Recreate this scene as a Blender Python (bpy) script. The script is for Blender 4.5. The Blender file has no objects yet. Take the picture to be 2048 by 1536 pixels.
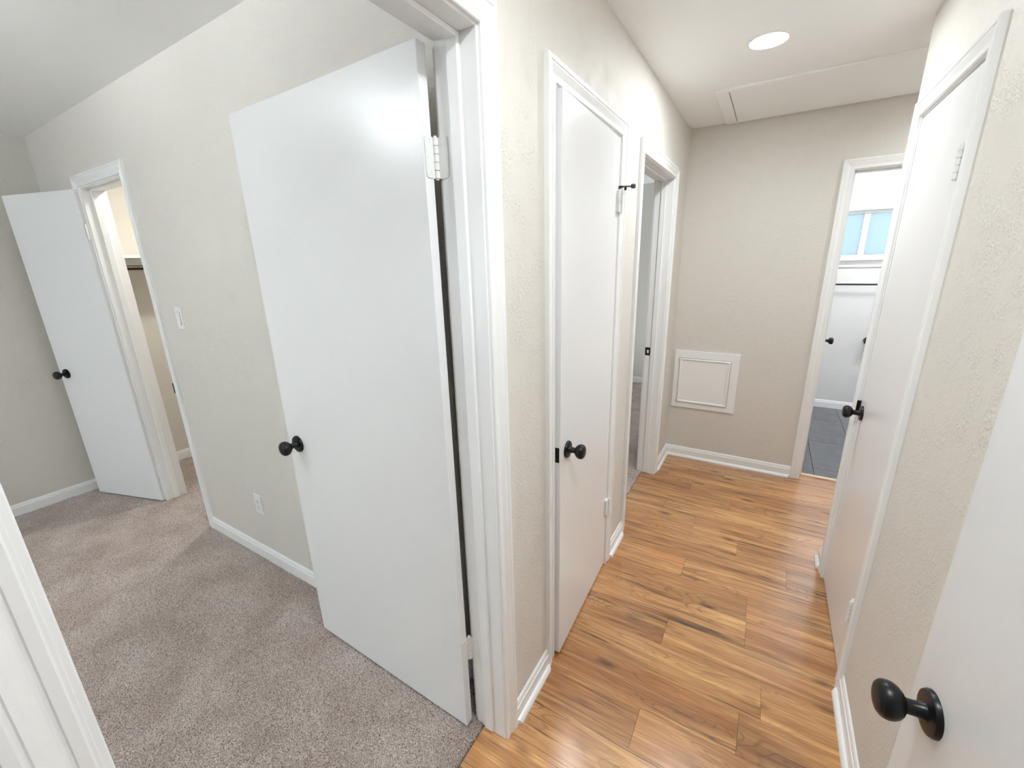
import bpy, bmesh, math, random
import numpy as np
from mathutils import Vector, Matrix

random.seed(7)
SC = bpy.context.scene
COL = SC.collection

# ------------------------------------------------------------------ camera
YAW, PITCH, ROLL, FPX = map(float, (-31.32, -16.07, -1.535, 840.8))
CAM_H = 1.57
a, b, c = (math.radians(v) for v in (YAW, PITCH, ROLL))
fw = Vector((math.sin(a) * math.cos(b), math.cos(a) * math.cos(b), math.sin(b)))
rt = Vector((math.cos(a), -math.sin(a), 0))
up = rt.cross(fw)
r2 = rt * math.cos(c) + up * math.sin(c)
u2 = up * math.cos(c) - rt * math.sin(c)
cam = bpy.data.cameras.new('camera')
cam.sensor_width = 36
cam.lens = FPX / 2048 * 36
cam.clip_start = 0.01
camo = bpy.data.objects.new('camera', cam)
COL.objects.link(camo)
M = Matrix((r2, u2, -fw)).transposed().to_4x4()
M.translation = (0, 0, CAM_H)
camo.matrix_world = M
SC.camera = camo

# ------------------------------------------------------------------ world, exposure
w = bpy.data.worlds.new('sky')
SC.world = w
w.use_nodes = True
wb = w.node_tree.nodes['Background']
wb.inputs[0].default_value = (0.80, 0.92, 1.0, 1)
wb.inputs[1].default_value = 3.4
SC.cycles.sample_clamp_indirect = 25
SC.cycles.diffuse_bounces = 5
SC.cycles.glossy_bounces = 3
SC.cycles.max_bounces = 7
vs = SC.view_settings
vs.view_transform = 'Standard'
vs.look = 'None'
vs.gamma = 1
vs.use_curve_mapping = False
vs.exposure = 0.79
# lamp strengths (radiance of each lens)
L_HALL, L_BED, L_BEHIND, L_CLOSET, L_BATH_FILL, L_BED2_FILL, L_SIDE_FILL = 136, 8, 148, 102, 60, 13, 48  # bath, second bedroom and side room lamps are added fill
L_ALCOVE_FILL = 230  # strength of the added alcove lamp
L_BED_BULB = 230


def portal(name, loc, rot, sx, sy):
    l = bpy.data.lights.new(name, 'AREA')
    l.shape = 'RECTANGLE'
    l.size, l.size_y = sx, sy
    l.cycles.is_portal = True
    o = bpy.data.objects.new(name, l)
    o.location = loc
    o.rotation_euler = rot
    COL.objects.link(o)


portal('bathroom_daylight_portal', (0.71, 5.45, 1.74), (math.radians(90), 0, math.pi), .9, .42)
portal('bedroom_daylight_portal', (-3.2, -3.33, 1.375), (math.radians(90), 0, 0), 1.7, 1.55)  # portal for the added, unseen bedroom window

# ------------------------------------------------------------------ colours & materials


def lin(r, g, b):
    f = lambda v: (v / 255 / 12.92) if v / 255 <= .04045 else ((v / 255 + .055) / 1.055) ** 2.4
    return (f(r), f(g), f(b), 1)


def new_mat(name):
    m = bpy.data.materials.new(name)
    m.use_nodes = True
    nt = m.node_tree
    return m, nt, nt.nodes['Principled BSDF'], nt.nodes.new, nt.links.new


def mat_plain(name, col, rough=.5, metal=0., spec=.5, bump=None, coat=0):
    m, nt, P, N, Lk = new_mat(name)
    P.inputs['Base Color'].default_value = col
    P.inputs['Roughness'].default_value = rough
    P.inputs['Metallic'].default_value = metal
    P.inputs['Specular IOR Level'].default_value = spec
    P.inputs['Coat Weight'].default_value = coat
    if bump:
        scale, strength, dist = bump
        tc = N('ShaderNodeTexCoord')
        mp = N('ShaderNodeMapping')
        mp.inputs['Scale'].default_value = scale
        n = N('ShaderNodeTexNoise')
        n.inputs['Scale'].default_value = 1
        n.inputs['Detail'].default_value = 3
        bp = N('ShaderNodeBump')
        bp.inputs['Strength'].default_value = strength
        bp.inputs['Distance'].default_value = dist
        Lk(tc.outputs['Object'], mp.inputs[0])
        Lk(mp.outputs[0], n.inputs['Vector'])
        Lk(n.outputs[0], bp.inputs['Height'])
        Lk(bp.outputs[0], P.inputs['Normal'])
    return m


def mat_wall(name, col, strength=.5):
    """painted drywall with a knock-down texture"""
    m, nt, P, N, Lk = new_mat(name)
    P.inputs['Base Color'].default_value = col
    P.inputs['Roughness'].default_value = .55
    P.inputs['Specular IOR Level'].default_value = .35
    tc = N('ShaderNodeTexCoord')
    n1 = N('ShaderNodeTexNoise')
    n1.inputs['Scale'].default_value = 115
    n1.inputs['Detail'].default_value = 2.5
    n1.inputs['Roughness'].default_value = .55
    n1.inputs['Distortion'].default_value = .6
    r1 = N('ShaderNodeValToRGB')
    r1.color_ramp.elements[0].position = .42
    r1.color_ramp.elements[1].position = .62
    n2 = N('ShaderNodeTexNoise')
    n2.inputs['Scale'].default_value = 14
    n2.inputs['Detail'].default_value = 2
    r2_ = N('ShaderNodeValToRGB')
    r2_.color_ramp.elements[0].position = .35
    r2_.color_ramp.elements[1].position = .68
    mx = N('ShaderNodeMath')
    mx.operation = 'MULTIPLY'
    bp = N('ShaderNodeBump')
    bp.inputs['Strength'].default_value = strength
    bp.inputs['Distance'].default_value = .0026
    for n in (n1, n2):
        Lk(tc.outputs['Object'], n.inputs['Vector'])
    Lk(n1.outputs[0], r1.inputs[0])
    Lk(n2.outputs[0], r2_.inputs[0])
    Lk(r1.outputs[0], mx.inputs[0])
    Lk(r2_.outputs[0], mx.inputs[1])
    Lk(mx.outputs[0], bp.inputs['Height'])
    Lk(bp.outputs[0], P.inputs['Normal'])
    return m


def mat_wood():
    m, nt, P, N, Lk = new_mat('laminate_wood')
    tc = N('ShaderNodeTexCoord')
    oi = N('ShaderNodeObjectInfo')
    off = N('ShaderNodeVectorMath')
    off.operation = 'MULTIPLY'
    comb = N('ShaderNodeCombineXYZ')
    for i in range(3):
        Lk(oi.outputs['Random'], comb.inputs[i])
    Lk(comb.outputs[0], off.inputs[0])
    off.inputs[1].default_value = (61, 23, 47)
    add = N('ShaderNodeVectorMath')
    Lk(tc.outputs['Object'], add.inputs[0])
    Lk(off.outputs[0], add.inputs[1])

    def noise(scale_vec, detail, rough=.55, dist=0.):
        mp = N('ShaderNodeMapping')
        mp.inputs['Scale'].default_value = scale_vec
        Lk(add.outputs[0], mp.inputs[0])
        n = N('ShaderNodeTexNoise')
        n.inputs['Scale'].default_value = 1
        n.inputs['Detail'].default_value = detail
        n.inputs['Roughness'].default_value = rough
        n.inputs['Distortion'].default_value = dist
        Lk(mp.outputs[0], n.inputs['Vector'])
        return n.outputs[0]

    def ramp(src, stops):
        r = N('ShaderNodeValToRGB')
        e = r.color_ramp.elements
        while len(e) < len(stops):
            e.new(.5)
        for el, (p, col) in zip(e, stops):
            el.position = p
            el.color = col
        Lk(src, r.inputs[0])
        return r.outputs[0]

    def mix(kind, fac, A, B):
        mn = N('ShaderNodeMix')
        mn.data_type = 'RGBA'
        mn.blend_type = kind
        if isinstance(fac, float):
            mn.inputs['Factor'].default_value = fac
        else:
            Lk(fac, mn.inputs['Factor'])
        for s, v in ((6, A), (7, B)):
            if isinstance(v, tuple):
                mn.inputs[s].default_value = v
            else:
                Lk(v, mn.inputs[s])
        return mn.outputs[2]
    # broad figure: slow light / reddish / olive bands along the board
    broad = noise((1.2, 15, 1), 6, .6, .8)
    base = ramp(broad, [(.27, lin(128, 92, 56)), (.41, lin(166, 122, 78)), (.53, lin(186, 142, 96)), (.66, lin(206, 165, 115)), (.76, lin(222, 186, 138))])
    red = ramp(noise((.9, 6, 1), 2), [(.42, (0, 0, 0, 1)), (.68, (1, 1, 1, 1))])
    base = mix('MIX', red, base, mix('MULTIPLY', .55, base, lin(242, 212, 196)))
    # cathedral rings: contour lines of a slow height field, only in patches
    hf = noise((2.2, 10.0, 1), 1.5, .4, .3)
    mul = N('ShaderNodeMath')
    mul.operation = 'MULTIPLY'
    Lk(hf, mul.inputs[0])
    mul.inputs[1].default_value = 44
    fr = N('ShaderNodeMath')
    fr.operation = 'PINGPONG'
    Lk(mul.outputs[0], fr.inputs[0])
    fr.inputs[1].default_value = 1
    rings = ramp(fr.outputs[0], [(0, lin(150, 130, 112)), (.35, (1, 1, 1, 1)), (1, (1, 1, 1, 1))])
    patch = ramp(noise((1.6, 5, 1), 1), [(.48, (0, 0, 0, 1)), (.62, (.55, .55, .55, 1))])
    base = mix('MIX', patch, base, mix('MULTIPLY', 1.0, base, rings))
    # dark mineral streaks, broad and fine
    for sv, lo_, hi_, g_lo, g_hi, colr in (((1.1, 19, 1), .55, .68, .40, .58, lin(112, 92, 72)), ((1.7, 60, 1), .55, .68, .34, .54, lin(122, 102, 82))):
        st = ramp(noise(sv, 4, .6, 1.2), [(lo_, (0, 0, 0, 1)), (hi_, (1, 1, 1, 1))])
        gate = ramp(noise((1.0, sv[1] / 6, 1), 2), [(g_lo, (0, 0, 0, 1)), (g_hi, (1, 1, 1, 1))])
        stg = mix('MULTIPLY', 1.0, st, gate)
        base = mix('MIX', stg, base, mix('MULTIPLY', .9, base, colr))
    # small knots
    mpk = N('ShaderNodeMapping')
    mpk.inputs['Scale'].default_value = (3.0, 8.0, 1)
    Lk(add.outputs[0], mpk.inputs[0])
    vo = N('ShaderNodeTexVoronoi')
    vo.inputs['Scale'].default_value = 1
    Lk(mpk.outputs[0], vo.inputs['Vector'])
    kn = ramp(vo.outputs['Distance'], [(.05, (1, 1, 1, 1)), (.17, (0, 0, 0, 1))])
    base = mix('MIX', kn, base, mix('MULTIPLY', .8, base, lin(128, 104, 84)))
    # fine pores
    fine = noise((9, 260, 1), 2)
    base = mix('MULTIPLY', .5, base, ramp(fine, [(.35, lin(180, 166, 150)), (.6, (1, 1, 1, 1))]))
    base = mix('MULTIPLY', .28, base, ramp(noise((2.4, 110, 1), 3, .6, .4), [(.36, lin(176, 160, 142)), (.55, (1, 1, 1, 1))]))
    # plank to plank tone
    tone = ramp(oi.outputs['Random'], [(0, lin(228, 222, 214)), (1, (1, 1, 1, 1))])
    base = mix('MULTIPLY', 1.0, base, tone)
    base = mix('MULTIPLY', 1.0, base, (1.48, 1.40, 1.23, 1))
    Lk(base, P.inputs['Base Color'])
    P.inputs['Roughness'].default_value = .30
    P.inputs['Specular IOR Level'].default_value = .3
    P.inputs['Coat Weight'].default_value = 1
    P.inputs['Coat Roughness'].default_value = .17
    P.inputs['Coat IOR'].default_value = 1.75
    bp = N('ShaderNodeBump')
    bp.inputs['Strength'].default_value = .12
    bp.inputs['Distance'].default_value = .001
    Lk(fine, bp.inputs['Height'])
    Lk(bp.outputs[0], P.inputs['Normal'])
    return m


def mat_carpet():
    m, nt, P, N, Lk = new_mat('taupe_carpet')
    tc = N('ShaderNodeTexCoord')

    def noise(s, d):
        n = N('ShaderNodeTexNoise')
        n.inputs['Scale'].default_value = s
        n.inputs['Detail'].default_value = d
        Lk(tc.outputs['Object'], n.inputs['Vector'])
        return n.outputs[0]
    r = N('ShaderNodeValToRGB')
    e = r.color_ramp.elements
    e[0].position, e[0].color = .34, lin(122, 108, 102)
    e[1].position, e[1].color = .66, lin(232, 219, 210)
    mid = e.new(.5)
    mid.color = lin(196, 181, 172)
    Lk(noise(260, 3), r.inputs[0])
    r2b = N('ShaderNodeValToRGB')
    r2b.color_ramp.elements[0].position, r2b.color_ramp.elements[0].color = .36, lin(232, 227, 225)
    r2b.color_ramp.elements[1].position, r2b.color_ramp.elements[1].color = .62, (1, 1, 1, 1)
    Lk(noise(5, 3), r2b.inputs[0])
    mn = N('ShaderNodeMix')
    mn.data_type = 'RGBA'
    mn.blend_type = 'MULTIPLY'
    mn.inputs['Factor'].default_value = 1
    Lk(r.outputs[0], mn.inputs[6])
    Lk(r2b.outputs[0], mn.inputs[7])
    Lk(mn.outputs[2], P.inputs['Base Color'])
    P.inputs['Roughness'].default_value = 1
    P.inputs['Specular IOR Level'].default_value = .05
    P.inputs['Sheen Weight'].default_value = .25
    bp = N('ShaderNodeBump')
    bp.inputs['Strength'].default_value = .8
    bp.inputs['Distance'].default_value = .004
    Lk(noise(330, 2), bp.inputs['Height'])
    Lk(bp.outputs[0], P.inputs['Normal'])
    return m


def mat_door():
    """semi-gloss brushed enamel: vertical strokes plus fine stipple"""
    m, nt, P, N, Lk = new_mat('white_door_enamel')
    P.inputs['Base Color'].default_value = lin(240, 240, 240)
    P.inputs['Roughness'].default_value = .24
    tc = N('ShaderNodeTexCoord')
    hs = []
    for sc_, d, k in (((55, 55, 10), 2, .5), ((230, 230, 170), 2, .35), ((6, 6, 3), 1, .5)):
        mp = N('ShaderNodeMapping')
        mp.inputs['Scale'].default_value = sc_
        Lk(tc.outputs['Object'], mp.inputs[0])
        n = N('ShaderNodeTexNoise')
        n.inputs['Scale'].default_value = 1
        n.inputs['Detail'].default_value = d
        Lk(mp.outputs[0], n.inputs['Vector'])
        ml = N('ShaderNodeMath')
        ml.operation = 'MULTIPLY'
        ml.inputs[1].default_value = k
        Lk(n.outputs[0], ml.inputs[0])
        hs.append(ml.outputs[0])
    ad = N('ShaderNodeMath')
    Lk(hs[0], ad.inputs[0])
    Lk(hs[1], ad.inputs[1])
    bp = N('ShaderNodeBump')
    bp.inputs['Strength'].default_value = .22
    bp.inputs['Distance'].default_value = .002
    Lk(ad.outputs[0], bp.inputs['Height'])
    Lk(bp.outputs[0], P.inputs['Normal'])
    return m


def mat_tile():
    m, nt, P, N, Lk = new_mat('slate_tile')
    tc = N('ShaderNodeTexCoord')
    n = N('ShaderNodeTexNoise')
    n.inputs['Scale'].default_value = 5
    n.inputs['Detail'].default_value = 5
    n.inputs['Distortion'].default_value = 1
    Lk(tc.outputs['Object'], n.inputs['Vector'])
    r = N('ShaderNodeValToRGB')
    r.color_ramp.elements[0].position, r.color_ramp.elements[0].color = .3, lin(86, 87, 92)
    r.color_ramp.elements[1].position, r.color_ramp.elements[1].color = .7, lin(116, 116, 121)
    Lk(n.outputs[0], r.inputs[0])
    Lk(r.outputs[0], P.inputs['Base Color'])
    P.inputs['Roughness'].default_value = .3
    return m


def mat_emit(name, col, s):
    m, nt, P, N, Lk = new_mat(name)
    P.inputs['Base Color'].default_value = (.9, .9, .9, 1)
    P.inputs['Emission Color'].default_value = col
    P.inputs['Emission Strength'].default_value = s
    return m


def mat_frost():
    m, nt, P, N, Lk = new_mat('frosted_window_glass')
    nt.nodes.remove(P)
    out = nt.nodes['Material Output']
    tl = N('ShaderNodeBsdfTranslucent')
    tl.inputs[0].default_value = (.385, .43, .45, 1)
    tr = N('ShaderNodeBsdfTransparent')
    tr.inputs[0].default_value = (.385, .43, .45, 1)
    mx = N('ShaderNodeMixShader')
    mx.inputs[0].default_value = .5
    gl = N('ShaderNodeBsdfGlossy')
    gl.inputs['Roughness'].default_value = .15
    mx2 = N('ShaderNodeMixShader')
    mx2.inputs[0].default_value = .05
    Lk(tl.outputs[0], mx.inputs[1])
    Lk(tr.outputs[0], mx.inputs[2])
    Lk(mx.outputs[0], mx2.inputs[1])
    Lk(gl.outputs[0], mx2.inputs[2])
    Lk(mx2.outputs[0], out.inputs[0])
    return m


def mat_clear():
    m, nt, P, N, Lk = new_mat('clear_window_glass')
    nt.nodes.remove(P)
    tr = N('ShaderNodeBsdfTransparent')
    tr.inputs[0].default_value = (.94, .96, .96, 1)
    gl = N('ShaderNodeBsdfGlossy')
    gl.inputs['Roughness'].default_value = .02
    mx = N('ShaderNodeMixShader')
    mx.inputs[0].default_value = .06
    Lk(tr.outputs[0], mx.inputs[1])
    Lk(gl.outputs[0], mx.inputs[2])
    Lk(mx.outputs[0], nt.nodes['Material Output'].inputs[0])
    return m


M_WALL = mat_wall('greige_wall_paint', lin(222, 217, 209))
M_BATHWALL = mat_wall('bathroom_wall_paint', lin(226, 224, 223), .3)
M_CEIL = mat_plain('ceiling_paint', lin(251, 251, 250), .9, spec=.2, bump=((60, 60, 60), .15, .002))
M_TRIM = mat_plain('white_trim_enamel', lin(244, 244, 243), .27)
M_DOOR = mat_door()
M_HINGE = mat_plain('painted_hinge', lin(234, 234, 231), .35)
M_BLACK = mat_plain('matte_black_metal', (.012, .011, .012, 1), .33, .4)
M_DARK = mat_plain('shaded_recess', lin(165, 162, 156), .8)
M_RUBBER = mat_plain('grey_rubber', lin(80, 78, 75), .7)
M_WOOD = mat_wood()
M_SUB = mat_plain('subfloor', lin(92, 66, 42), .9)
M_CARPET = mat_carpet()
M_TILE = mat_tile()
M_GROUT = mat_plain('grey_grout', lin(92, 95, 101), .9)
M_PLASTIC = mat_plain('white_plastic', lin(238, 236, 234), .35)
M_SLOT = mat_plain('outlet_slot', lin(90, 88, 86), .7)
M_FROST = mat_frost()
M_CHROME = mat_plain('rod_metal', lin(120, 112, 106), .35, .9)
M_BRONZE = mat_plain('bronze_rod', lin(74, 62, 56), .3, .8)
M_THRESH = mat_plain('oak_threshold', lin(214, 186, 156), .4)

# ------------------------------------------------------------------ mesh helpers


def finish(bm, smooth=None):
    bmesh.ops.recalc_face_normals(bm, faces=bm.faces[:])
    me = bpy.data.meshes.new('mesh')
    bm.to_mesh(me)
    bm.free()
    if smooth is not None:
        for p in me.polygons:
            p.use_smooth = True
        me.set_sharp_from_angle(angle=math.radians(smooth))
    return me


def add_box(bm, x0, x1, y0, y1, z0, z1):
    vs_ = [bm.verts.new((x, y, z)) for x in (x0, x1) for y in (y0, y1) for z in (z0, z1)]
    for f in ((0, 1, 3, 2), (4, 6, 7, 5), (0, 4, 5, 1), (2, 3, 7, 6), (0, 2, 6, 4), (1, 5, 7, 3)):
        bm.faces.new([vs_[i] for i in f])


def boxes(*bs, bevel=0, seg=1):
    bm = bmesh.new()
    for b_ in bs:
        add_box(bm, *b_)
    if bevel:
        bmesh.ops.recalc_face_normals(bm, faces=bm.faces[:])
        bmesh.ops.bevel(bm, geom=bm.edges[:], offset=bevel, segments=seg, affect='EDGES', profile=.5)
    return finish(bm)


def add_loft(bm, rings, cap=True, closed=True):
    """rings: equal-length point lists; joins successive rings"""
    R = [[bm.verts.new(p) for p in r] for r in rings]
    n = len(R[0])
    for A, B in zip(R, R[1:]):
        for i in range(n if closed else n - 1):
            j = (i + 1) % n
            bm.faces.new((A[i], A[j], B[j], B[i]))
    if cap:
        bm.faces.new(R[0][::-1])
        bm.faces.new(R[-1])


def loft(rings, smooth=None, **k):
    bm = bmesh.new()
    add_loft(bm, rings, **k)
    return finish(bm, smooth)


def lathe(profile, n=32, axis='Z', smooth=35):
    """profile: (distance along axis, radius)"""
    rings = []
    for h, r in profile:
        ring = []
        for i in range(n):
            t = 2 * math.pi * i / n
            ca, sa = max(r, 1e-5) * math.cos(t), max(r, 1e-5) * math.sin(t)
            ring.append({'Z': (ca, sa, h), 'Y': (ca, h, sa), 'X': (h, ca, sa)}[axis])
        rings.append(ring)
    return loft(rings, smooth)


def obj(name, me, mat, parent=None, loc=None, rotz=None, kind=None, label=None, cat=None, group=None):
    o = bpy.data.objects.new(name, me)
    COL.objects.link(o)
    if me is not None and mat is not None and not me.materials:
        me.materials.append(mat)
    if parent:
        o.parent = parent
    if loc:
        o.location = loc
    if rotz is not None:
        o.rotation_euler = (0, 0, rotz)
    for k, v in (('kind', kind), ('label', label), ('category', cat), ('group', group)):
        if v:
            o[k] = v
    return o


def structure(name, me, mat, label, parent=None, **k):
    return obj(name, me, mat, parent, kind='structure', label=label, **k)


# ------------------------------------------------------------------ dimensions (metres)
XL, XL2 = -.594, -.709        # left hall wall: hall face, bedroom face
XR, XR2 = .405, .52           # right hall wall
YE, YE2 = 3.43, 3.545         # end wall
YB, YB2 = .995, 1.11          # bedroom side wall
XF = -4.195                   # bedroom far wall face
ZC = 2.418
YBATH = 5.345
HEAD = 2.048                  # clear door height
JT = .018                     # jamb thickness
RIGHT_END = 2.455             # where the right hall wall ends
OPEN = dict(main=(.047, .868), closet=(1.247, 1.868), second=(2.232, 2.994), rcloset=(1.688, 2.302), bath=(.349, 1.065),
            bcloset=(-3.488, -2.885), near=(-.862, -.040))

# ------------------------------------------------------------------ walls


def wall(name, axis, n0, n1, a0, a1, opens, mat, label, ztop=ZC, round_end=False):
    """solid wall between n0..n1 (thickness) running a0..a1, with door / window openings (lo, hi, z0, z1)"""
    bs = []
    cur = a0
    for lo, hi, z0, z1 in sorted(opens):
        bs.append((cur, lo, 0, ztop))
        if z0 > 0:
            bs.append((lo, hi, 0, z0))
        bs.append((lo, hi, z1, ztop))
        cur = hi
    bs.append((cur, a1, 0, ztop))
    bm = bmesh.new()
    for i, (p, q, z0, z1) in enumerate(bs):
        if axis == 'x':
            add_box(bm, n0, n1, p, q, z0, z1)
        else:
            add_box(bm, p, q, n0, n1, z0, z1)
    if round_end:
        es = [e for e in bm.edges if all(abs(v.co.y - a1) < 1e-6 and abs(v.co.x - n0) < 1e-6 for v in e.verts)]
        bmesh.ops.bevel(bm, geom=es, offset=.02, segments=5, affect='EDGES', profile=.5)
    return structure(name, finish(bm), mat, label)


def op(key):
    lo, hi = OPEN[key]
    return (lo - JT, hi + JT, 0, HEAD + JT)


wall('wall_left', 'x', XL2, XL, -3.2, YE2, [op('main'), op('closet'), op('second')], M_WALL, 'textured greige left wall of the hallway with three doorways')
wall('wall_right', 'x', XR, XR2, -3.2, RIGHT_END, [op('near'), op('rcloset')], M_WALL, 'textured cream right wall of the hallway around the closed closet door', round_end=True)
wall('wall_end', 'y', YE, YE2, XL2, 1.75, [op('bath')], M_WALL, 'greige end wall of the hallway beside the bathroom doorway')
wall('wall_alcove_front', 'y', RIGHT_END - .115, RIGHT_END, XR2, 1.35, [], M_WALL, 'greige wall turning right beyond the closet')
wall('wall_alcove_side', 'x', 1.35, 1.465, RIGHT_END - .115, YE, [], M_WALL, 'greige side wall of the hall alcove')
wall('wall_bedroom_side', 'y', YB, YB2, XF, XL2, [op('bcloset')], M_WALL, 'grey bedroom wall with light switch, outlet and closet doorway')
wall('wall_bedroom_far', 'x', XF - .115, XF, -3.3, 2.3, [], M_WALL, 'grey far wall of the bedroom behind the open closet door')
wall('wall_bedroom_back', 'y', -3.315, -3.2, XF, XL2, [(-4.05, -2.35, .6, 2.15)], M_WALL, 'grey back wall of the bedroom')  # opening for the added daylight window
wall('wall_closet_back', 'y', 2.15, 2.25, -3.7, XL2, [], M_WALL, 'back wall of the closets')
wall('wall_closet_side', 'x', -2.35, -2.25, YB2, 2.15, [], M_WALL, 'right side wall of the bedroom closet')
wall('wall_bedroom_closet_back', 'y', 2.15, 2.25, XF, -3.7, [], M_WALL, 'back wall of the bedroom closet')
wall('wall_second_far', 'y', 5.415, 5.5, -3.7, XL2 + .9, [], M_WALL, 'grey far wall of the second bedroom')
wall('wall_second_left', 'x', -3.8, -3.7, 2.25, 5.5, [], M_WALL, 'grey left wall of the second bedroom')
wall('wall_bathroom_left', 'x', .19, .305, YE2, 5.5, [], M_BATHWALL, 'white left wall of the bathroom')
wall('wall_bathroom_far', 'y', YBATH, YBATH + .12, .305, 1.75, [(.26, 1.16, 1.53, 1.96)], M_BATHWALL, 'white far wall of the bathroom under the window')
wall('wall_bathroom_right', 'x', 1.75, 1.85, YE, 5.5, [], M_BATHWALL, 'white right wall of the bathroom')
wall('wall_right_closet_back', 'x', 1.1, 1.2, .9, RIGHT_END - .115, [], M_WALL, 'back wall of the hall closet')
wall('wall_right_closet_side', 'y', .9, 1.0, XR2, 1.1, [], M_WALL, 'side wall of the hall closet')
wall('wall_side_room_right', 'x', 2.4, 2.5, -3.3, .215, [], M_WALL, 'right wall of the side room')
wall('wall_side_room_front', 'y', .1, .215, XR2, 2.4, [], M_WALL, 'front wall of the side room')
wall('wall_hall_back', 'y', -3.3, -3.2, XL2, 2.4, [], M_WALL, 'wall closing the hallway behind the viewpoint')
structure('ceiling', boxes((XF - .12, 2.5, -3.3, 5.5, ZC, ZC + .1)), M_CEIL, 'flat white ceiling')

# ------------------------------------------------------------------ floors
fl = structure('floor', boxes((-.70, 1.4, -3.2, YE2 - .03, -.06, -.0125)), M_SUB, 'warm brown wood-look plank floor of the hallway')
PW, PG = .1535, .0009
PLANKS = {}


def plank(x0, x1, y0, y1):
    key = (round(x1 - x0, 3), round(y1 - y0, 4))
    if key not in PLANKS:
        L_, W_ = key
        PLANKS[key] = boxes((0, L_ - PG, 0, W_ - PG, -.0125, 0))
    obj('plank', PLANKS[key], M_WOOD, fl, loc=(x0, y0, 0))


joints = {0: -.221, 1: .088, 3: -.215, 4: .089, 6: -.216, 7: .247, 9: -.226, 12: -.317}
for k in range(-28, 16):
    y0 = 1.0505 + k * PW
    y1 = y0 + PW
    if y1 > YE2 - .02:
        y1 = YE2 - .045
    if y0 > y1 - .01:
        break
    hi = 1.38 if y1 > RIGHT_END else (XR + .06)
    j = joints.get(k, (-.60 + ((k * 0.377) % 1.2)))
    xs = [-.68]
    p = j
    while p - 1.2 > -.68:
        p -= 1.2
    while p < hi:
        if -.66 < p < hi - .02:
            xs.append(p)
        p += 1.2
    xs.append(hi)
    for p, q in zip(xs, xs[1:]):
        plank(p, q, y0, y1)
# wood in the right closet doorway is hidden by the door; bathroom threshold strip
structure('trim_threshold', boxes((.349, 1.065, YE2 - .047, YE2 - .012, -.01, .006), bevel=.002), M_THRESH, 'thin pale wood threshold strip at the bathroom doorway')


def carpet_mesh(xs, ys, top=.010, amp=.0045, seed=1):
    rng = np.random.default_rng(seed)
    X, Y = np.meshgrid(xs, ys, indexing='ij')
    Z = top + rng.normal(0, 1, X.shape) * amp * .55 + amp * .6 * np.sin(X * 9.1 + 2 * np.sin(Y * 5.3)) * np.sin(Y * 7.7 + X * 3)*.4
    dx = np.gradient(xs)[:, None]
    dy = np.gradient(ys)[None, :]
    Xj = X + rng.uniform(-.35, .35, X.shape) * dx
    Yj = Y + rng.uniform(-.35, .35, X.shape) * dy
    Z[-1, :] = rng.uniform(-.002, .008, Z.shape[1])
    Xj[-1, :] = xs[-1] + rng.uniform(-.006, .005, Z.shape[1])
    nx, ny = X.shape
    V = np.stack([Xj, Yj, Z], -1).reshape(-1, 3)
    i = np.arange(nx * ny).reshape(nx, ny)
    F = np.stack([i[:-1, :-1], i[1:, :-1], i[1:, 1:], i[:-1, 1:]], -1).reshape(-1, 4)
    me = bpy.data.meshes.new('mesh')
    me.vertices.add(len(V))
    me.vertices.foreach_set('co', V.ravel())
    me.loops.add(F.size)
    me.polygons.add(len(F))
    me.loops.foreach_set('vertex_index', F.ravel())
    me.polygons.foreach_set('loop_start', np.arange(0, F.size, 4))
    me.polygons.foreach_set('loop_total', np.full(len(F), 4))
    me.update(calc_edges=True)
    me.polygons.foreach_set('use_smooth', np.ones(len(F), bool))
    return me


fb = structure('floor_bedroom', boxes((XF, -.684, -3.2, YB2 + 1.05, -.06, .004)), M_CARPET, 'taupe cut-pile carpet floor of the bedroom')
pile = obj('carpet_pile', carpet_mesh(np.concatenate([np.arange(XF, -2.2, .0075), np.arange(-2.2, -.682, .0038)]), np.arange(-.35, 1.02, .0038)), M_CARPET, fb, kind='stuff')
obj('carpet_pile', carpet_mesh(np.arange(XF, -2.35, .009), np.arange(1.02, 2.15, .009), seed=4), M_CARPET, fb, kind='stuff')
fb2 = structure('floor_second_bedroom', boxes((-3.7, -.684, 2.25, 5.45, -.06, .004)), M_CARPET, 'pale taupe carpet floor of the second bedroom')
obj('carpet_pile', carpet_mesh(np.arange(-2.0, -.678, .008), np.arange(2.25, 5.42, .008), seed=9), M_CARPET, fb2, kind='stuff')
structure('floor_hall_closets', boxes((-1.4, -.71, YB2, 2.15, -.06, 0), (XR2 - .05, 1.1, 1.0, RIGHT_END - .115, -.06, -.002)), M_SUB, 'closet floors behind the closed doors')
structure('floor_side_room', boxes((XR2 - .05, 2.4, -3.2, .1, -.06, .004)), M_CARPET, 'carpet floor of the side room')
ft = structure('floor_bathroom', boxes((.19, 1.8, YE2 - .045, 5.4, -.06, -.006)), M_GROUT, 'dark slate tile floor of the bathroom')
TILE = boxes((.0015, .2975, .0015, .5975, -.006, .001), bevel=.001)
TILE_MESHES = {}
for i in range(-1, 6):
    for j in range(-1, 4):
        x0 = .446 + .3 * (i - 0) - .0
        y0 = 3.07 + j * .6 + (.3 if i % 2 else 0)
        xa, xb = max(x0, .305), min(x0 + .3, 1.75)
        ya, yb = max(y0, YE2 - .012), min(y0 + .6, YBATH)
        if xb - xa < .02 or yb - ya < .02:
            continue
        key = (round(xb - xa, 4), round(yb - ya, 4))
        if key not in TILE_MESHES:
            TILE_MESHES[key] = boxes((.0015, key[0] - .0015, .0015, key[1] - .0015, -.006, .001), bevel=.001)
        obj('tile', TILE_MESHES[key], M_TILE, ft, loc=(xa, ya, 0))

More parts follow.
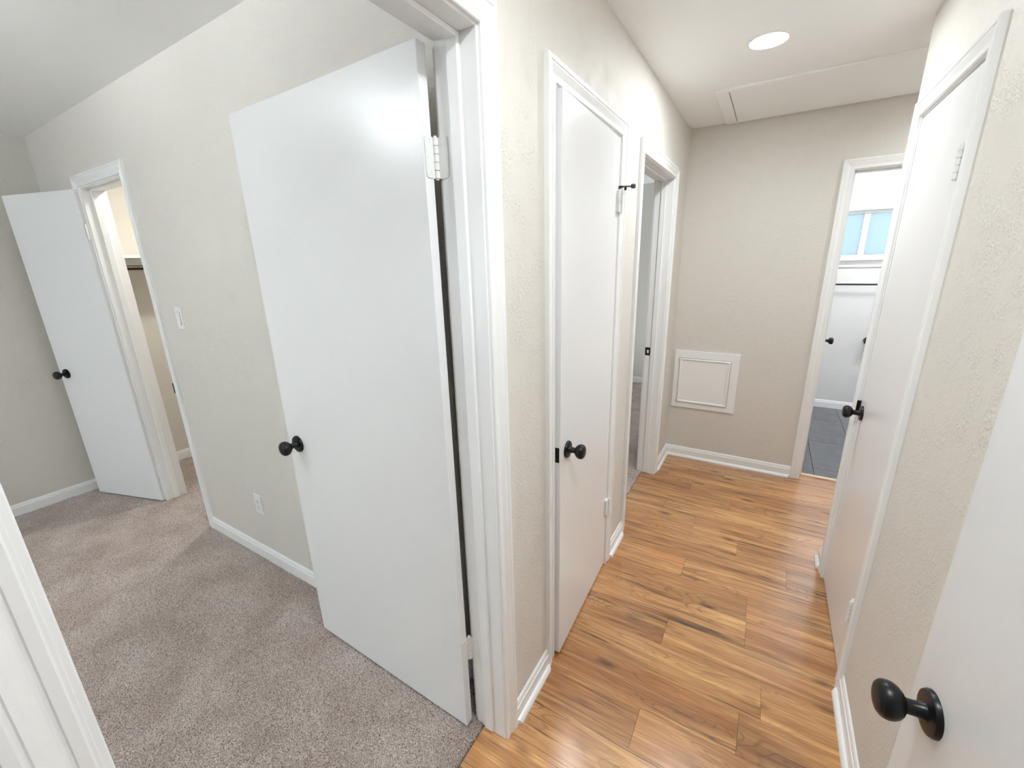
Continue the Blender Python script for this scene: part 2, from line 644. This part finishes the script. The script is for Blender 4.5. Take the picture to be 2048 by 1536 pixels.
# ------------------------------------------------------------------ door frames (casing, jamb, stop)
PROFILE = [(0, 0), (0, .0085), (.002, .0105), (.012, .0105), (.0135, .0085), (.0165, .0085), (.020, .0095), (.030, .0135),
           (.0375, .0158), (.039, .0138), (.042, .0138), (.0445, .0168), (.054, .0172), (.057, .0145), (.057, 0)]
REVEAL = .005


def frame(name, label, axis, key, s_lo, s_hi, casing_sides, stop_at, z0=0):
    """s_lo/s_hi: the wall's two faces; casing_sides: +1 casing on s_hi, -1 on s_lo; stop_at: (n0, n1) of the stop strip"""
    a0, a1 = OPEN[key]
    root = structure(name, None, None, label)
    root.empty_display_size = .1
    W = (lambda n, al, z: (n, al, z)) if axis == 'x' else (lambda n, al, z: (al, n, z))

    def bx(al0, al1, n0, n1, za, zb, nm, bev=.0012):
        d = (n0, n1, al0, al1, za, zb) if axis == 'x' else (al0, al1, n0, n1, za, zb)
        obj(nm, boxes(d, bevel=bev), M_TRIM, root)
    e = .001
    bx(a0 - JT, a0, s_lo - e, s_hi + e, z0, HEAD + JT, 'jamb')
    bx(a1, a1 + JT, s_lo - e, s_hi + e, z0, HEAD + JT, 'jamb')
    bx(a0, a1, s_lo - e, s_hi + e, HEAD, HEAD + JT, 'jamb')
    if stop_at:
        n0, n1 = stop_at
        st = .011
        bx(a0, a0 + st, n0, n1, z0 + .012, HEAD, 'door_stop', .002)
        bx(a1 - st, a1, n0, n1, z0 + .012, HEAD, 'door_stop', .002)
        bx(a0 + st, a1 - st, n0, n1, HEAD - st, HEAD, 'door_stop', .002)
    for sg in casing_sides:
        s = s_hi if sg > 0 else s_lo
        T = HEAD + REVEAL
        obj('casing', loft([[W(s + sg * t, a0 - REVEAL - u, z0) for u, t in PROFILE], [W(s + sg * t, a0 - REVEAL - u, T + u) for u, t in PROFILE]]), M_TRIM, root)
        obj('casing', loft([[W(s + sg * t, a1 + REVEAL + u, z0) for u, t in PROFILE], [W(s + sg * t, a1 + REVEAL + u, T + u) for u, t in PROFILE]]), M_TRIM, root)
        obj('casing', loft([[W(s + sg * t, a0 - REVEAL - u, T + u) for u, t in PROFILE], [W(s + sg * t, a1 + REVEAL + u, T + u) for u, t in PROFILE]]), M_TRIM, root)
    return root


tr1 = frame('trim_1', 'white door casing and jamb of the nearest bedroom doorway', 'x', 'main', XL2, XL, (1, -1), (-.669, -.637))
tr2 = frame('trim_2', 'white casing around the narrow closed closet door on the left', 'x', 'closet', XL2, XL, (1,), (-.672, -.640))
tr3 = frame('trim_3', 'white casing of the open doorway at the far end of the left wall', 'x', 'second', XL2, XL, (1, -1), (-.669, -.637))
tr4 = frame('trim_4', 'white casing around the closed door on the right wall', 'x', 'rcloset', XR, XR2, (-1,), (XR + .04, XR + .072))
tr5 = frame('trim_5', 'white casing of the bathroom doorway in the end wall', 'y', 'bath', YE, YE2, (-1, 1), (YE2 - .072, YE2 - .04))
tr6 = frame('trim_6', 'white casing of the lit bedroom closet doorway', 'y', 'bcloset', YB, YB2, (-1,), (YB + .04, YB + .072))
tr7 = frame('trim_7', 'white casing of the doorway beside the viewpoint', 'x', 'near', XR, XR2, (-1,), (XR + .04, XR + .072))

# ------------------------------------------------------------------ baseboards
BASE = [(0, 0), (.0125, 0), (.0125, .058), (.0115, .0625), (.0085, .065), (.0085, .068), (.0075, .074), (.0045, .081), (.001, .084), (0, .084)]
SHOE = [(0, 0), (.0145, 0)] + [(.0145 * math.cos(t * math.pi / 12), .019 * math.sin(t * math.pi / 12)) for t in range(1, 6)] + [(0, .019)]


def base(name, label, axis, s, sg, a0, a1, shoe=True, z0=0., miter=(0, 0), cut=.012):
    """miter: +1 outside corner, -1 inside corner at the a0 / a1 end"""
    W = (lambda n, al, z: (n, al, z)) if axis == 'x' else (lambda n, al, z: (al, n, z))
    root = structure(name, loft([[W(s + sg * n, a0 - miter[0] * n, z0 + z) for n, z in BASE], [W(s + sg * n, a1 + miter[1] * n, z0 + z) for n, z in BASE]]), M_TRIM, label)
    if shoe:
        t0 = .0125
        c0, c1 = (0 if m else cut for m in miter)
        obj('shoe_moulding', loft([[W(s + sg * (t0 + n), a0 + (c0 * n / .0145 if not miter[0] else -miter[0] * (t0 + n)), z0 + z) for n, z in SHOE],
                                   [W(s + sg * (t0 + n), a1 - (c1 * n / .0145 if not miter[1] else -miter[1] * (t0 + n)), z0 + z) for n, z in SHOE]], 30), M_TRIM, root)
    return root


def edge(key, side):
    lo, hi = OPEN[key]
    return lo - REVEAL - .057 if side < 0 else hi + REVEAL + .057


base('baseboard_left', 'short white baseboard between bedroom casing and closet casing', 'x', XL, 1, edge('main', 1), edge('closet', -1))
base('baseboard_left', 'short white baseboard between closet casing and far doorway', 'x', XL, 1, edge('closet', 1), edge('second', -1))
base('baseboard_left', 'white baseboard running into the far hallway corner', 'x', XL, 1, edge('second', 1), YE, miter=(0, -1))
base('baseboard_end', 'white baseboard below the wall access panel', 'y', YE, -1, XL, edge('bath', -1), miter=(-1, 0))
base('baseboard_right', 'white baseboard along the near right wall', 'x', XR, -1, edge('near', 1), edge('rcloset', -1))
base('baseboard_right', 'short white baseboard stub at the corner past the right door', 'x', XR, -1, edge('rcloset', 1), RIGHT_END, miter=(0, 1))
base('baseboard_alcove', 'white baseboard around the alcove corner', 'y', RIGHT_END, 1, XR, 1.35, miter=(1, -1))
base('baseboard_bedroom_side', 'white baseboard below the wall outlet in the bedroom', 'y', YB, -1, edge('bcloset', 1), XL2, shoe=False, z0=.006)
base('baseboard_bedroom_side', 'white baseboard behind the open bedroom closet door', 'y', YB, -1, XF, edge('bcloset', -1), shoe=False, z0=.006)
base('baseboard_bedroom_far', 'white baseboard along the far bedroom wall', 'x', XF, 1, -3.2, YB, shoe=False, z0=.006)
base('baseboard_bedroom_closet', 'white baseboard inside the lit closet', 'x', XF, 1, YB2, 2.15, shoe=False, z0=.006)
base('baseboard_bedroom_closet', 'white baseboard on the closet back wall', 'y', 2.15, -1, XF, -2.35, shoe=False, z0=.006)
base('baseboard_second_bedroom', 'white baseboard seen through the far left doorway', 'y', 5.415, -1, -3.7, XL2, shoe=False, z0=.006)
base('baseboard_bathroom', 'white baseboard above the slate tiles in the bathroom', 'y', YBATH, -1, .305, 1.75, shoe=False)

# ------------------------------------------------------------------ door hardware
ROSE = lathe([(0, .0), (0, .0325), (.004, .0325), (.0075, .0305), (.009, .0245), (.0095, .016), (.010, 0)], 36, 'Y')
NECK = lathe([(.006, .0155), (.012, .0125), (.020, .0108), (.030, .0108), (.036, .0125), (.038, 0)], 28, 'Y')
KNOB = lathe([(.033, 0), (.033, .013), (.036, .0185), (.041, .0235), (.047, .0265), (.053, .0275), (.059, .0265), (.0625, .0245), (.0627, .0238), (.0655, .0215), (.0675, .0165), (.0688, .009), (.069, 0)], 40, 'Y')
for me in (ROSE, NECK, KNOB):
    me.materials.append(M_BLACK)


def add_knob(parent, loc, facing):
    """loc: point on the door face (door-local); facing: rotation about Z that turns +Y to the face normal"""
    k = obj('knob', KNOB, M_BLACK, parent, loc=loc, rotz=facing, label='round matte black door knob')
    obj('rose', ROSE, M_BLACK, k)
    obj('neck', NECK, M_BLACK, k)
    return k


HH = .089
BARREL = None


def barrel_mesh():
    bm = bmesh.new()
    n = 16
    for i in range(5):
        z0 = -HH / 2 + i * HH / 5 + .001
        z1 = -HH / 2 + (i + 1) * HH / 5 - .001
        add_loft(bm, [[(.0066 * math.cos(2 * math.pi * t / n), .0066 * math.sin(2 * math.pi * t / n), z) for t in range(n)] for z in (z0, z1)])
    for z0, z1 in ((-HH / 2 - .003, HH / 2 + .003),):
        add_loft(bm, [[(.0042 * math.cos(2 * math.pi * t / n), .0042 * math.sin(2 * math.pi * t / n), z) for t in range(n)] for z in (z0, z1)])
    return finish(bm, 40)


BARREL = barrel_mesh()
SCREW = lathe([(0, 0), (0, .0034), (.0007, .003), (.0009, 0)], 12, 'Y')
SLOT = lathe([(.0008, 0), (.0008, .0011), (.0011, .0009), (.0012, 0)], 8, 'Y')


def leaf_mesh(wd=.032):
    """rounded leaf in local XZ, thickness along Y, starting at x = .003"""
    r = .009
    pts = [(.003, -HH / 2), (wd - r, -HH / 2)]
    pts += [(wd - r + r * math.sin(t * math.pi / 12), -HH / 2 + r - r * math.cos(t * math.pi / 12)) for t in range(1, 7)]
    pts += [(x, -z) for x, z in pts[::-1]]
    return loft([[(x, 0, z) for x, z in pts], [(x, .0022, z) for x, z in pts]])


LEAF = leaf_mesh()


def add_hinge(parent, pin, leaf_dirs):
    """pin: (x, y, z) parent-local; leaf_dirs: list of (rotz, offset) turning local +X to run away from the pin, +Y = leaf outside"""
    h = obj('hinge', BARREL, M_HINGE, parent, loc=pin)
    for rz, off, screws in leaf_dirs:
        l = obj('hinge_leaf', LEAF, M_HINGE, h, rotz=rz, loc=off)
        if screws:
            bm = bmesh.new()
            for sx, sz in ((.013, .030), (.022, .0), (.013, -.030)):
                n = 12
                add_loft(bm, [[(sx + .0034 * math.cos(2 * math.pi * t / n), yv, sz + .0034 * math.sin(2 * math.pi * t / n)) for t in range(n)] for yv in (.0018, .0027)])
            me = finish(bm)
            s_ = obj('screws', me, M_HINGE, h, rotz=rz, loc=off)
    return h


def slab(w_, h_, t_=.035):
    """door slab: hinge edge at x=0, extends +X, thickness from y=0 to y=t, bottom z=0"""
    return boxes((0, w_, 0, t_, 0, h_), bevel=.0018, seg=2)


def door(name, label, hinge_xy, ang, width, z0, height, knob_z, faces, edge_plate=True, t_=.035, backset=.064):
    root = structure(name, None, None, label, loc=(hinge_xy[0], hinge_xy[1], 0), rotz=ang)
    root.empty_display_size = .1
    s_ = obj('slab', slab(width, height, t_), M_DOOR, root, loc=(0, 0, z0))
    for fc in faces:
        add_knob(root, (width - backset, t_ if fc > 0 else 0, knob_z), 0 if fc > 0 else math.pi)
    if edge_plate:
        pl = obj('latch_plate', boxes((width - .0005, width + .0012, t_ / 2 - .0127, t_ / 2 + .0127, knob_z - .0285, knob_z + .0285), bevel=.0004), M_BLACK, root, label='black latch plate on the door edge')
    return root


H_ZS = (1.813, .33)

# main bedroom door, swung 90 degrees into the bedroom; hall face looks back to the camera
MX, MY = -.7245, .8265
d1 = door('door_1', 'large white flush door swung open into the carpeted bedroom', (MX, MY), math.radians(180 - 1.2), .813, .018, 2.026, .928, (1, -1), t_=.030)
for ch in d1.children:
    ch.location.y -= .030
for z in (1.813, .335):
    # pin between the door's back corner and the jamb
    px, py = -.7195, .8635
    lp = Matrix.Rotation(-d1.rotation_euler.z, 3, 'Z') @ Vector((px - MX, py - MY, z))
    hg = add_hinge(d1, lp, [])
    hg.rotation_euler = (0, 0, -d1.rotation_euler.z)
    # leaf on the jamb (facing -Y), leaf on the door's hinge edge (facing +X)
    l1 = obj('hinge_leaf', LEAF, M_HINGE, hg, loc=(.002, .0046, 0))
    l1.scale = (1, -1, 1)
    l2 = obj('hinge_leaf', LEAF, M_HINGE, hg, loc=(-.0044, -.002, 0), rotz=math.radians(-90))
    for sx, sz in ((.014, .031), (.024, 0), (.014, -.031)):
        for loc_, rz in (((.002 + sx, .0025, sz), math.pi), ((-.0022, -.002 - sx, sz), math.radians(-90))):
            s_ = obj('screw', SCREW, M_HINGE, hg, loc=loc_, rotz=rz)

# left closet door, latch edge standing a little proud of the casing
CW = .612
ang = math.radians(-90 + 2.0)
d2 = door('door_2', 'narrow white closet door with black knob, slightly ajar on the left wall', (XL + .004, 1.865), ang, CW, .010, 2.032, .905, (1,), t_=.035)
for ch in d2.children:
    ch.location.y -= .035
for z in (1.805, .36):
    hg = obj('hinge', BARREL, M_HINGE, d2, loc=(-.001, .0135, z))
    l1 = obj('hinge_leaf', LEAF, M_HINGE, hg, loc=(.001, -.0136, 0))
    l1.scale = (.85, 5.5, 1)
    for sx, sz in ((.014, .031), (.024, 0), (.014, -.031)):
        obj('screw', SCREW, M_HINGE, hg, loc=(sx, -.0016, sz))

# right closet door, shut
d3 = door('door_3', 'white closed door with black knob on the right hallway wall', (XR + .0015, 1.6915), math.radians(90), .607, .006, 2.036, .905, (1,), edge_plate=False, backset=.058)
for ch in d3.children:
    ch.location.y -= .035
# slab now spans world x .4065 .. .4415
for z in (1.80, .31):
    hg = obj('hinge', BARREL, M_HINGE, d3, loc=(-.0015, .0145, z))
    obj('hinge_leaf', LEAF, M_HINGE, hg, loc=(.001, -.0143, 0)).scale = (.8, 5, 1)

# bedroom closet door, folded far back towards the far wall; hinge on the doorway's left
d4 = door('door_4', 'white closet door standing open against the far bedroom wall', (-3.502, .967), math.radians(180 + 16.7), .612, .018, 2.024, .925, (1,), edge_plate=False)
for ch in d4.children:
    ch.location.y -= .035
for z in (1.81, .37):
    hg = obj('hinge', BARREL, M_HINGE, d4, loc=(-.008, -.036, z))
    hg.rotation_euler = (0, 0, -d4.rotation_euler.z)
    l2 = obj('hinge_leaf', LEAF, M_HINGE, hg, loc=(.0062, .003, 0), rotz=math.radians(90))
    l2.scale = (1, -1, 1)
    l1 = obj('hinge_leaf', LEAF, M_HINGE, hg, loc=(.000, -.004, 0), rotz=math.radians(-90 + 16.7))
    l1.scale = (.95, 1, 1)

# near door, open 90 degrees along the right wall
d5 = door('door_5', 'near white door with large black knob at the lower right', (.392, -.036), math.radians(90 + 5.8), .813, .012, 2.03, .915, (1,), t_=.035)

# bathroom door, swung inside against the left bathroom wall
d6 = door('door_6', 'white bathroom door swung inwards, its black knob peeking past the jamb', (.357, YE2 + .012), math.radians(84.4), .70, .012, 2.03, .90, (-1,), t_=.035, edge_plate=False)
for z in (1.80, .33):
    # hinge leaves screwed to the left jamb
    hg = obj('hinge', BARREL, M_HINGE, tr5, loc=(.353, YE2 + .006, z))
    obj('hinge_leaf', LEAF, M_HINGE, hg, loc=(-.0035, -.002, 0), rotz=math.radians(-90))
    for sx, sz in ((.014, .031), (.024, 0), (.014, -.031)):
        obj('screw', SCREW, M_SLOT, hg, loc=(-.0013, -.002 - sx, sz), rotz=math.radians(-90))


# strike plate on the far jamb of the second doorway, lips at the closet doorways
y_j = OPEN['second'][1]
sp = obj('strike_plate', boxes((-.708, -.674, y_j - .0015, y_j, .915, .972), bevel=.0005), M_BLACK, tr3, label='black strike plate on the white jamb')
obj('latch_hole', boxes((-.695, -.683, y_j - .0022, y_j - .0014, .932, .955)), M_PLASTIC, sp)
obj('strike_lip', boxes((-2.8895, -2.8855, YB - .012, YB + .03, .895, .955), bevel=.001), M_BLACK, tr6, label='black strike plate lip at the casing edge')
obj('strike_lip', boxes((XR - .013, XR + .02, 2.2985, 2.3035, .885, .945), bevel=.001), M_BLACK, tr4, label='black strike plate lip beside the knob')

# ------------------------------------------------------------------ hinge-pin door stop (own thing on the top hinge)
ps = obj('hinge_pin_door_stop', None, None, loc=(XL + .012, 1.868, 1.857), label='small black hinge pin door stop on the upper closet hinge', cat='door stop')
ps.empty_display_size = .05
obj('collar', lathe([(0, 0), (0, .009), (.007, .009), (.007, 0)], 18, 'Z'), M_BLACK, ps)
ar = obj('arm', lathe([(0, .0032), (.044, .0032), (.044, 0)], 12, 'X'), M_CHROME, ps, loc=(.004, .0, .005), rotz=math.radians(35))
obj('bumper', lathe([(.040, 0), (.040, .0085), (.052, .0095), (.056, .007), (.056, 0)], 18, 'X'), M_RUBBER, ps, loc=(.004, .0, .006), rotz=math.radians(35))
obj('adjusting_screw', lathe([(-.009, .005), (.004, .005), (.004, 0)], 12, 'Z'), M_BLACK, ps, loc=(.016, .010, .0))

# ------------------------------------------------------------------ switch, outlet
def plate(name, cx, cz, label, cat):
    r = obj(name, None, None, loc=(cx, YB, cz), label=label, cat=cat)
    r.empty_display_size = .05
    bm = bmesh.new()
    o, i = (.035, .0575), (.0325, .055)
    add_loft(bm, [[(sx * o[0], y, sz * o[1]) for sx, sz in ((-1, -1), (1, -1), (1, 1), (-1, 1))] for y in (0, -.0035)] + [[(sx * i[0], -.0058, sz * i[1]) for sx, sz in ((-1, -1), (1, -1), (1, 1), (-1, 1))]])
    obj('cover_plate', finish(bm), M_PLASTIC, r)
    return r


sw = plate('light_switch', -2.612, 1.337, 'white rocker light switch on the grey bedroom wall', 'light switch')
bm = bmesh.new()
hw, hh = .0165, .0335
add_loft(bm, [[(-hw, -.0055, -hh), (hw, -.0055, -hh), (hw, -.0055, hh), (-hw, -.0055, hh)], [(-hw, -.0115, -hh), (hw, -.0115, -hh), (hw, -.0068, hh), (-hw, -.0068, hh)]])
obj('rocker', finish(bm), M_PLASTIC, sw)
obj('rocker_gap', boxes((-hw - .0012, hw + .0012, -.0062, -.0052, -hh - .0012, hh + .0012)), M_SLOT, sw)
ou = plate('wall_outlet', -2.212, .362, 'white duplex power outlet low on the bedroom wall', 'outlet')
obj('receptacle', boxes((-.0165, .0165, -.0072, -.0052, -.0335, .0335), bevel=.0008), M_PLASTIC, ou)
for zz in (.017, -.017):
    for xx in (-.006, .006):
        obj('slot', boxes((xx - .0011, xx + .0011, -.0077, -.0070, zz - .001, zz + .0065)), M_SLOT, ou)
    obj('ground_hole', boxes((-.0022, .0022, -.0077, -.0070, zz - .0095, zz - .005)), M_SLOT, ou)

# ------------------------------------------------------------------ access panel on the end wall
ap = obj('wall_access_panel', None, None, loc=(-.351, YE, .427), label='square white access panel with moulded door low on the end wall', cat='access panel')
ap.empty_display_size = .1
x0, x1, z0, z1 = -.224, .224, 0, .457
ix0, ix1, iz0, iz1 = -.189, .172, .042, .400
for b_ in ((x0, ix0, -.013, 0, z0, z1), (ix1, x1, -.013, 0, z0, z1), (ix0, ix1, -.013, 0, z0, iz0), (ix0, ix1, -.013, 0, iz1, z1)):
    obj('frame_board', boxes(b_, bevel=.0012), M_TRIM, ap)
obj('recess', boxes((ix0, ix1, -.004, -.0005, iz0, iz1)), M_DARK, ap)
pd = obj('panel_door', boxes((ix0 + .003, ix1 - .003, -.016, -.004, iz0 + .003, iz1 - .003), bevel=.001), M_TRIM, ap)
mo = [(0, 0), (0, .006), (.003, .008), (.007, .008), (.010, .005), (.014, .003), (.014, 0)]
q0, q1, r0, r1 = ix0 + .004, ix1 - .004, iz0 + .004, iz1 - .004
for A, B in (((q0, r0, 1, 1), (q1, r0, -1, 1)), ((q0, r1, 1, -1), (q1, r1, -1, -1)), ((q0, r0, 1, 1), (q0, r1, 1, -1)), ((q1, r0, -1, 1), (q1, r1, -1, -1))):
    obj('moulding', loft([[(p[0] + p[2] * u, -.016 - t, p[1] + p[3] * u) for u, t in mo] for p in (A, B)]), M_TRIM, pd)
for zz in (iz0 + .03, iz1 - .03):
    obj('hinge', boxes((ix0 - .007, ix0 + .001, -.019, -.012, zz - .02, zz + .02), bevel=.001), M_HINGE, ap)
    obj('hinge_tip', boxes((ix0 - .0045, ix0 - .0005, -.0195, -.0125, zz + (.02 if zz > .2 else -.024), zz + (.024 if zz > .2 else -.02))), M_SLOT, ap)

# ------------------------------------------------------------------ attic hatch in the ceiling
ah = obj('attic_hatch', None, None, loc=(.28, 3.095, ZC), label='flush white attic hatch with flat trim in the hall ceiling', cat='attic hatch')
ah.empty_display_size = .1
hx0, hx1, hy0, hy1, tw = -.657, .657, -.33, .325, .062
for b_ in ((hx0, hx1, hy0, hy0 + .03, -.012, -.0), (hx0, hx1, hy1 - .03, hy1, -.012, 0), (hx0, hx0 + tw, hy0 + .03, hy1 - .03, -.012, 0), (hx1 - tw, hx1, hy0 + .03, hy1 - .03, -.012, 0)):
    obj('trim_board', boxes(b_, bevel=.0015), M_CEIL, ah)
obj('hatch_panel', boxes((hx0 + tw + .006, hx1 - tw - .006, hy0 + .0315, hy1 - .0315, -.011, -.0005), bevel=.001), M_CEIL, ah)

# ------------------------------------------------------------------ lamps, some of them added unseen as fill
LENS = {}


def downlight(name, x, y, r, strength, col, label, z=ZC, dome=0):
    root = obj(name, None, None, loc=(x, y, z), label=label, cat='ceiling light')
    root.empty_display_size = .1
    obj('trim_ring', lathe([(0, r + .012), (-.002, r + .012), (-.004, r + .006), (-.003, r), (0, r)], 40), M_CEIL, root)
    prof = [(-.0005, 0), (-.0005, r), (-.0025, r - .001), (-.003, 0)]
    if dome:
        prof = [(-.0005, 0), (-.0005, r)] + [(-.02 - dome * math.sin(t * math.pi / 16), r * math.cos(t * math.pi / 16)) for t in range(0, 9)]
    obj('lens', lathe(prof, 40), mat_emit(name + '_glow', col, strength if dome else 12), root, label='glowing white lens')
    if not dome:
        ld = bpy.data.lights.new(name + '_led', 'AREA')
        ld.shape = 'DISK'
        ld.size = 2 * r
        ld.color = col[:3]
        ld.energy = strength * math.pi * math.pi * r * r
        lo = bpy.data.objects.new(name + '_led', ld)
        lo.location = (x, y, z - .0035)
        COL.objects.link(lo)
    return root


downlight('recessed_light', -.128, 2.305, .070, L_HALL, (.90, .965, 1, 1), 'round glowing recessed light in the hallway ceiling')
bl = obj('bedroom_ceiling_light', None, None, loc=(-1.98, -.31, ZC), label='white glass bowl ceiling light in the bedroom', cat='ceiling light')
obj('canopy', lathe([(0, .06), (-.012, .06), (-.02, .05), (-.022, .012), (-.06, .012), (-.06, 0)], 32), M_TRIM, bl)
obj('bowl', lathe([(-.125 - .09 * math.cos(t * math.pi / 16), .16 * math.sin(t * math.pi / 16)) for t in range(9)] + [(-.125, .155), (-.20, .0)], 36), mat_emit('bowl_glow', (.90, .965, 1, 1), L_BED), bl, label='glowing white glass bowl')
for t in range(3):
    obj('bulb', lathe([(-.03 * math.cos(k * math.pi / 10), .03 * math.sin(k * math.pi / 10)) for k in range(11)], 20), mat_emit('bulb_glow', (.90, .965, 1, 1), L_BED_BULB), bl, loc=(.08 * math.cos(t * 2.09), .08 * math.sin(t * 2.09), -.118))  # bulbs added inside the bowl to throw light up onto the ceiling
downlight('closet_ceiling_light', -3.25, 1.55, .085, L_CLOSET, (1, .99, .93, 1), 'warm round light in the bedroom closet ceiling')
downlight('recessed_light', .06, .60, .070, L_BEHIND, (.90, .965, 1, 1), 'round recessed light in the ceiling above the viewpoint')
downlight('recessed_light', .92, 2.95, .070, L_ALCOVE_FILL, (.90, .965, 1, 1), 'added unseen fill light in the ceiling of the hall alcove')  # added lamp out of view, brightens the end wall and right floor
downlight('side_room_fill_light', 1.5, -1.4, .15, L_SIDE_FILL, (.90, .965, 1, 1), 'added unseen fill light on the side room ceiling', dome=.07)  # added lamp, spills through the doorway onto the low near walls
downlight('bathroom_fill_light', 1.2, 4.6, .14, L_BATH_FILL, (.9, .96, 1, 1), 'added unseen fill light on the bathroom ceiling', dome=.07)  # added lamp out of view, makes up for weak window light
downlight('second_bedroom_fill_light', -2.2, 3.7, .15, L_BED2_FILL, (.97, .97, 1, 1), 'added unseen fill light on the second bedroom ceiling', dome=.07)  # added lamp out of view, lifts the room and lower hall walls

# ------------------------------------------------------------------ bedroom closet: shelf and rod along the left wall
sh = obj('closet_shelf', None, None, loc=(XF, 1.63, 1.69), label='white closet shelf above the hanging rod', cat='shelf')
obj('board', boxes((0, .34, -.515, .515, -.019, 0), bevel=.001), M_TRIM, sh)
obj('cleat', boxes((0, .019, -.515, .515, -.09, -.019), bevel=.001), M_TRIM, sh)
rd = obj('closet_rod', None, None, loc=(XF + .28, 1.63, 1.605), label='dark metal hanging rod under the closet shelf', cat='closet rod')
obj('rod', lathe([(-.512, 0), (-.512, .016), (.512, .016), (.512, 0)], 24, 'Y'), M_BRONZE, rd)
for yy in (-.516, .510):
    obj('flange', lathe([(yy, 0), (yy, .028), (yy + .006, .028), (yy + .006, 0)], 20, 'Y'), M_CHROME, rd)

# ------------------------------------------------------------------ bathroom window, towel bar, paper holder
def window(name, label, axis, s_in, s_out, a0, a1, z0, z1, mull, glass, stool=True, flip=1):
    root = structure(name, None, None, label)
    m = (s_in * .35 + s_out * .65)
    dp = .025 * flip

    def bx(al0, al1, n0, n1, za, zb, nm, mt=M_TRIM, bev=.0015, par=None):
        n0, n1 = min(n0, n1), max(n0, n1)
        d = (al0, al1, n0, n1, za, zb) if axis == 'y' else (n0, n1, al0, al1, za, zb)
        return obj(nm, boxes(d, bevel=bev), mt, par or root)
    fwid = .028
    for al0, al1, za, zb in ((a0, a0 + fwid, z0, z1), (a1 - fwid, a1, z0, z1), (a0 + fwid, a1 - fwid, z0, z0 + fwid), (a0 + fwid, a1 - fwid, z1 - fwid, z1)):
        bx(al0, al1, m - dp, m + dp, za, zb, 'window_frame')
    xs = [a0 + fwid] + list(mull) + [a1 - fwid]
    for mm in mull:
        bx(mm - .023, mm + .023, m - dp * 1.2, m + dp * .8, z0 + fwid, z1 - fwid, 'mullion')
    for p, q in zip(xs, xs[1:]):
        bx(p, q, m - .003, m + .003, z0 + fwid, z1 - fwid, 'pane', glass, 0)
    if stool:
        bx(a0 - .05, a1 + .05, s_in - .05 * flip, m - dp, z0 - .022, z0 + .0, 'window_sill')
        bx(a0 - .03, a1 + .03, s_in - .014 * flip, s_in, z0 - .085, z0 - .022, 'window_apron')
        bx(a0 - .055, a1 + .055, s_in - .016 * flip, s_in, z1, z1 + .07, 'window_casing')
        bx(a0 - .055, a0, s_in - .016 * flip, s_in, z0, z1, 'window_casing')
        bx(a1, a1 + .055, s_in - .016 * flip, s_in, z0, z1, 'window_casing')
    return root


window('window_1', 'white sliding bathroom window with pale blue frosted panes', 'y', YBATH, YBATH + .12, .26 + .05, 1.16, 1.53, 1.96, [.708], M_FROST)
M_CLEAR = mat_clear()
window('window_2_added', 'unseen white framed window added to the bedroom back wall for daylight', 'y', -3.2, -3.315, -4.05, -2.35, .6, 2.15, [-3.2], M_CLEAR, flip=-1)  # unseen window added and sized to bring daylight into the bedroom

tb = obj('towel_bar', None, None, loc=(.72, YBATH, 1.284), label='thin black towel bar on the bathroom wall below the window', cat='towel bar')
obj('bar', lathe([(-.3, 0), (-.3, .008), (.3, .008), (.3, 0)], 16, 'X'), M_BLACK, tb, loc=(0, -.062, 0))
for xx in (-.29, .29):
    obj('post', lathe([(0, 0), (0, .022), (-.008, .022), (-.010, .010), (-.066, .009), (-.07, 0)], 18, 'Y'), M_BLACK, tb, loc=(xx, 0, 0))
tp = obj('toilet_paper_holder', None, None, loc=(.885, YBATH, .74), label='black toilet paper holder on the bathroom wall below the towel bar', cat='paper holder')
obj('wall_mount', lathe([(0, 0), (0, .03), (-.008, .03), (-.010, .014), (-.06, .012), (-.064, 0)], 20, 'Y'), M_BLACK, tp)
obj('holder_arm', lathe([(-.03, 0), (-.03, .022), (-.02, .026), (.02, .026), (.15, .010), (.15, 0)], 20, 'X'), M_BLACK, tp, loc=(0, -.06, 0))
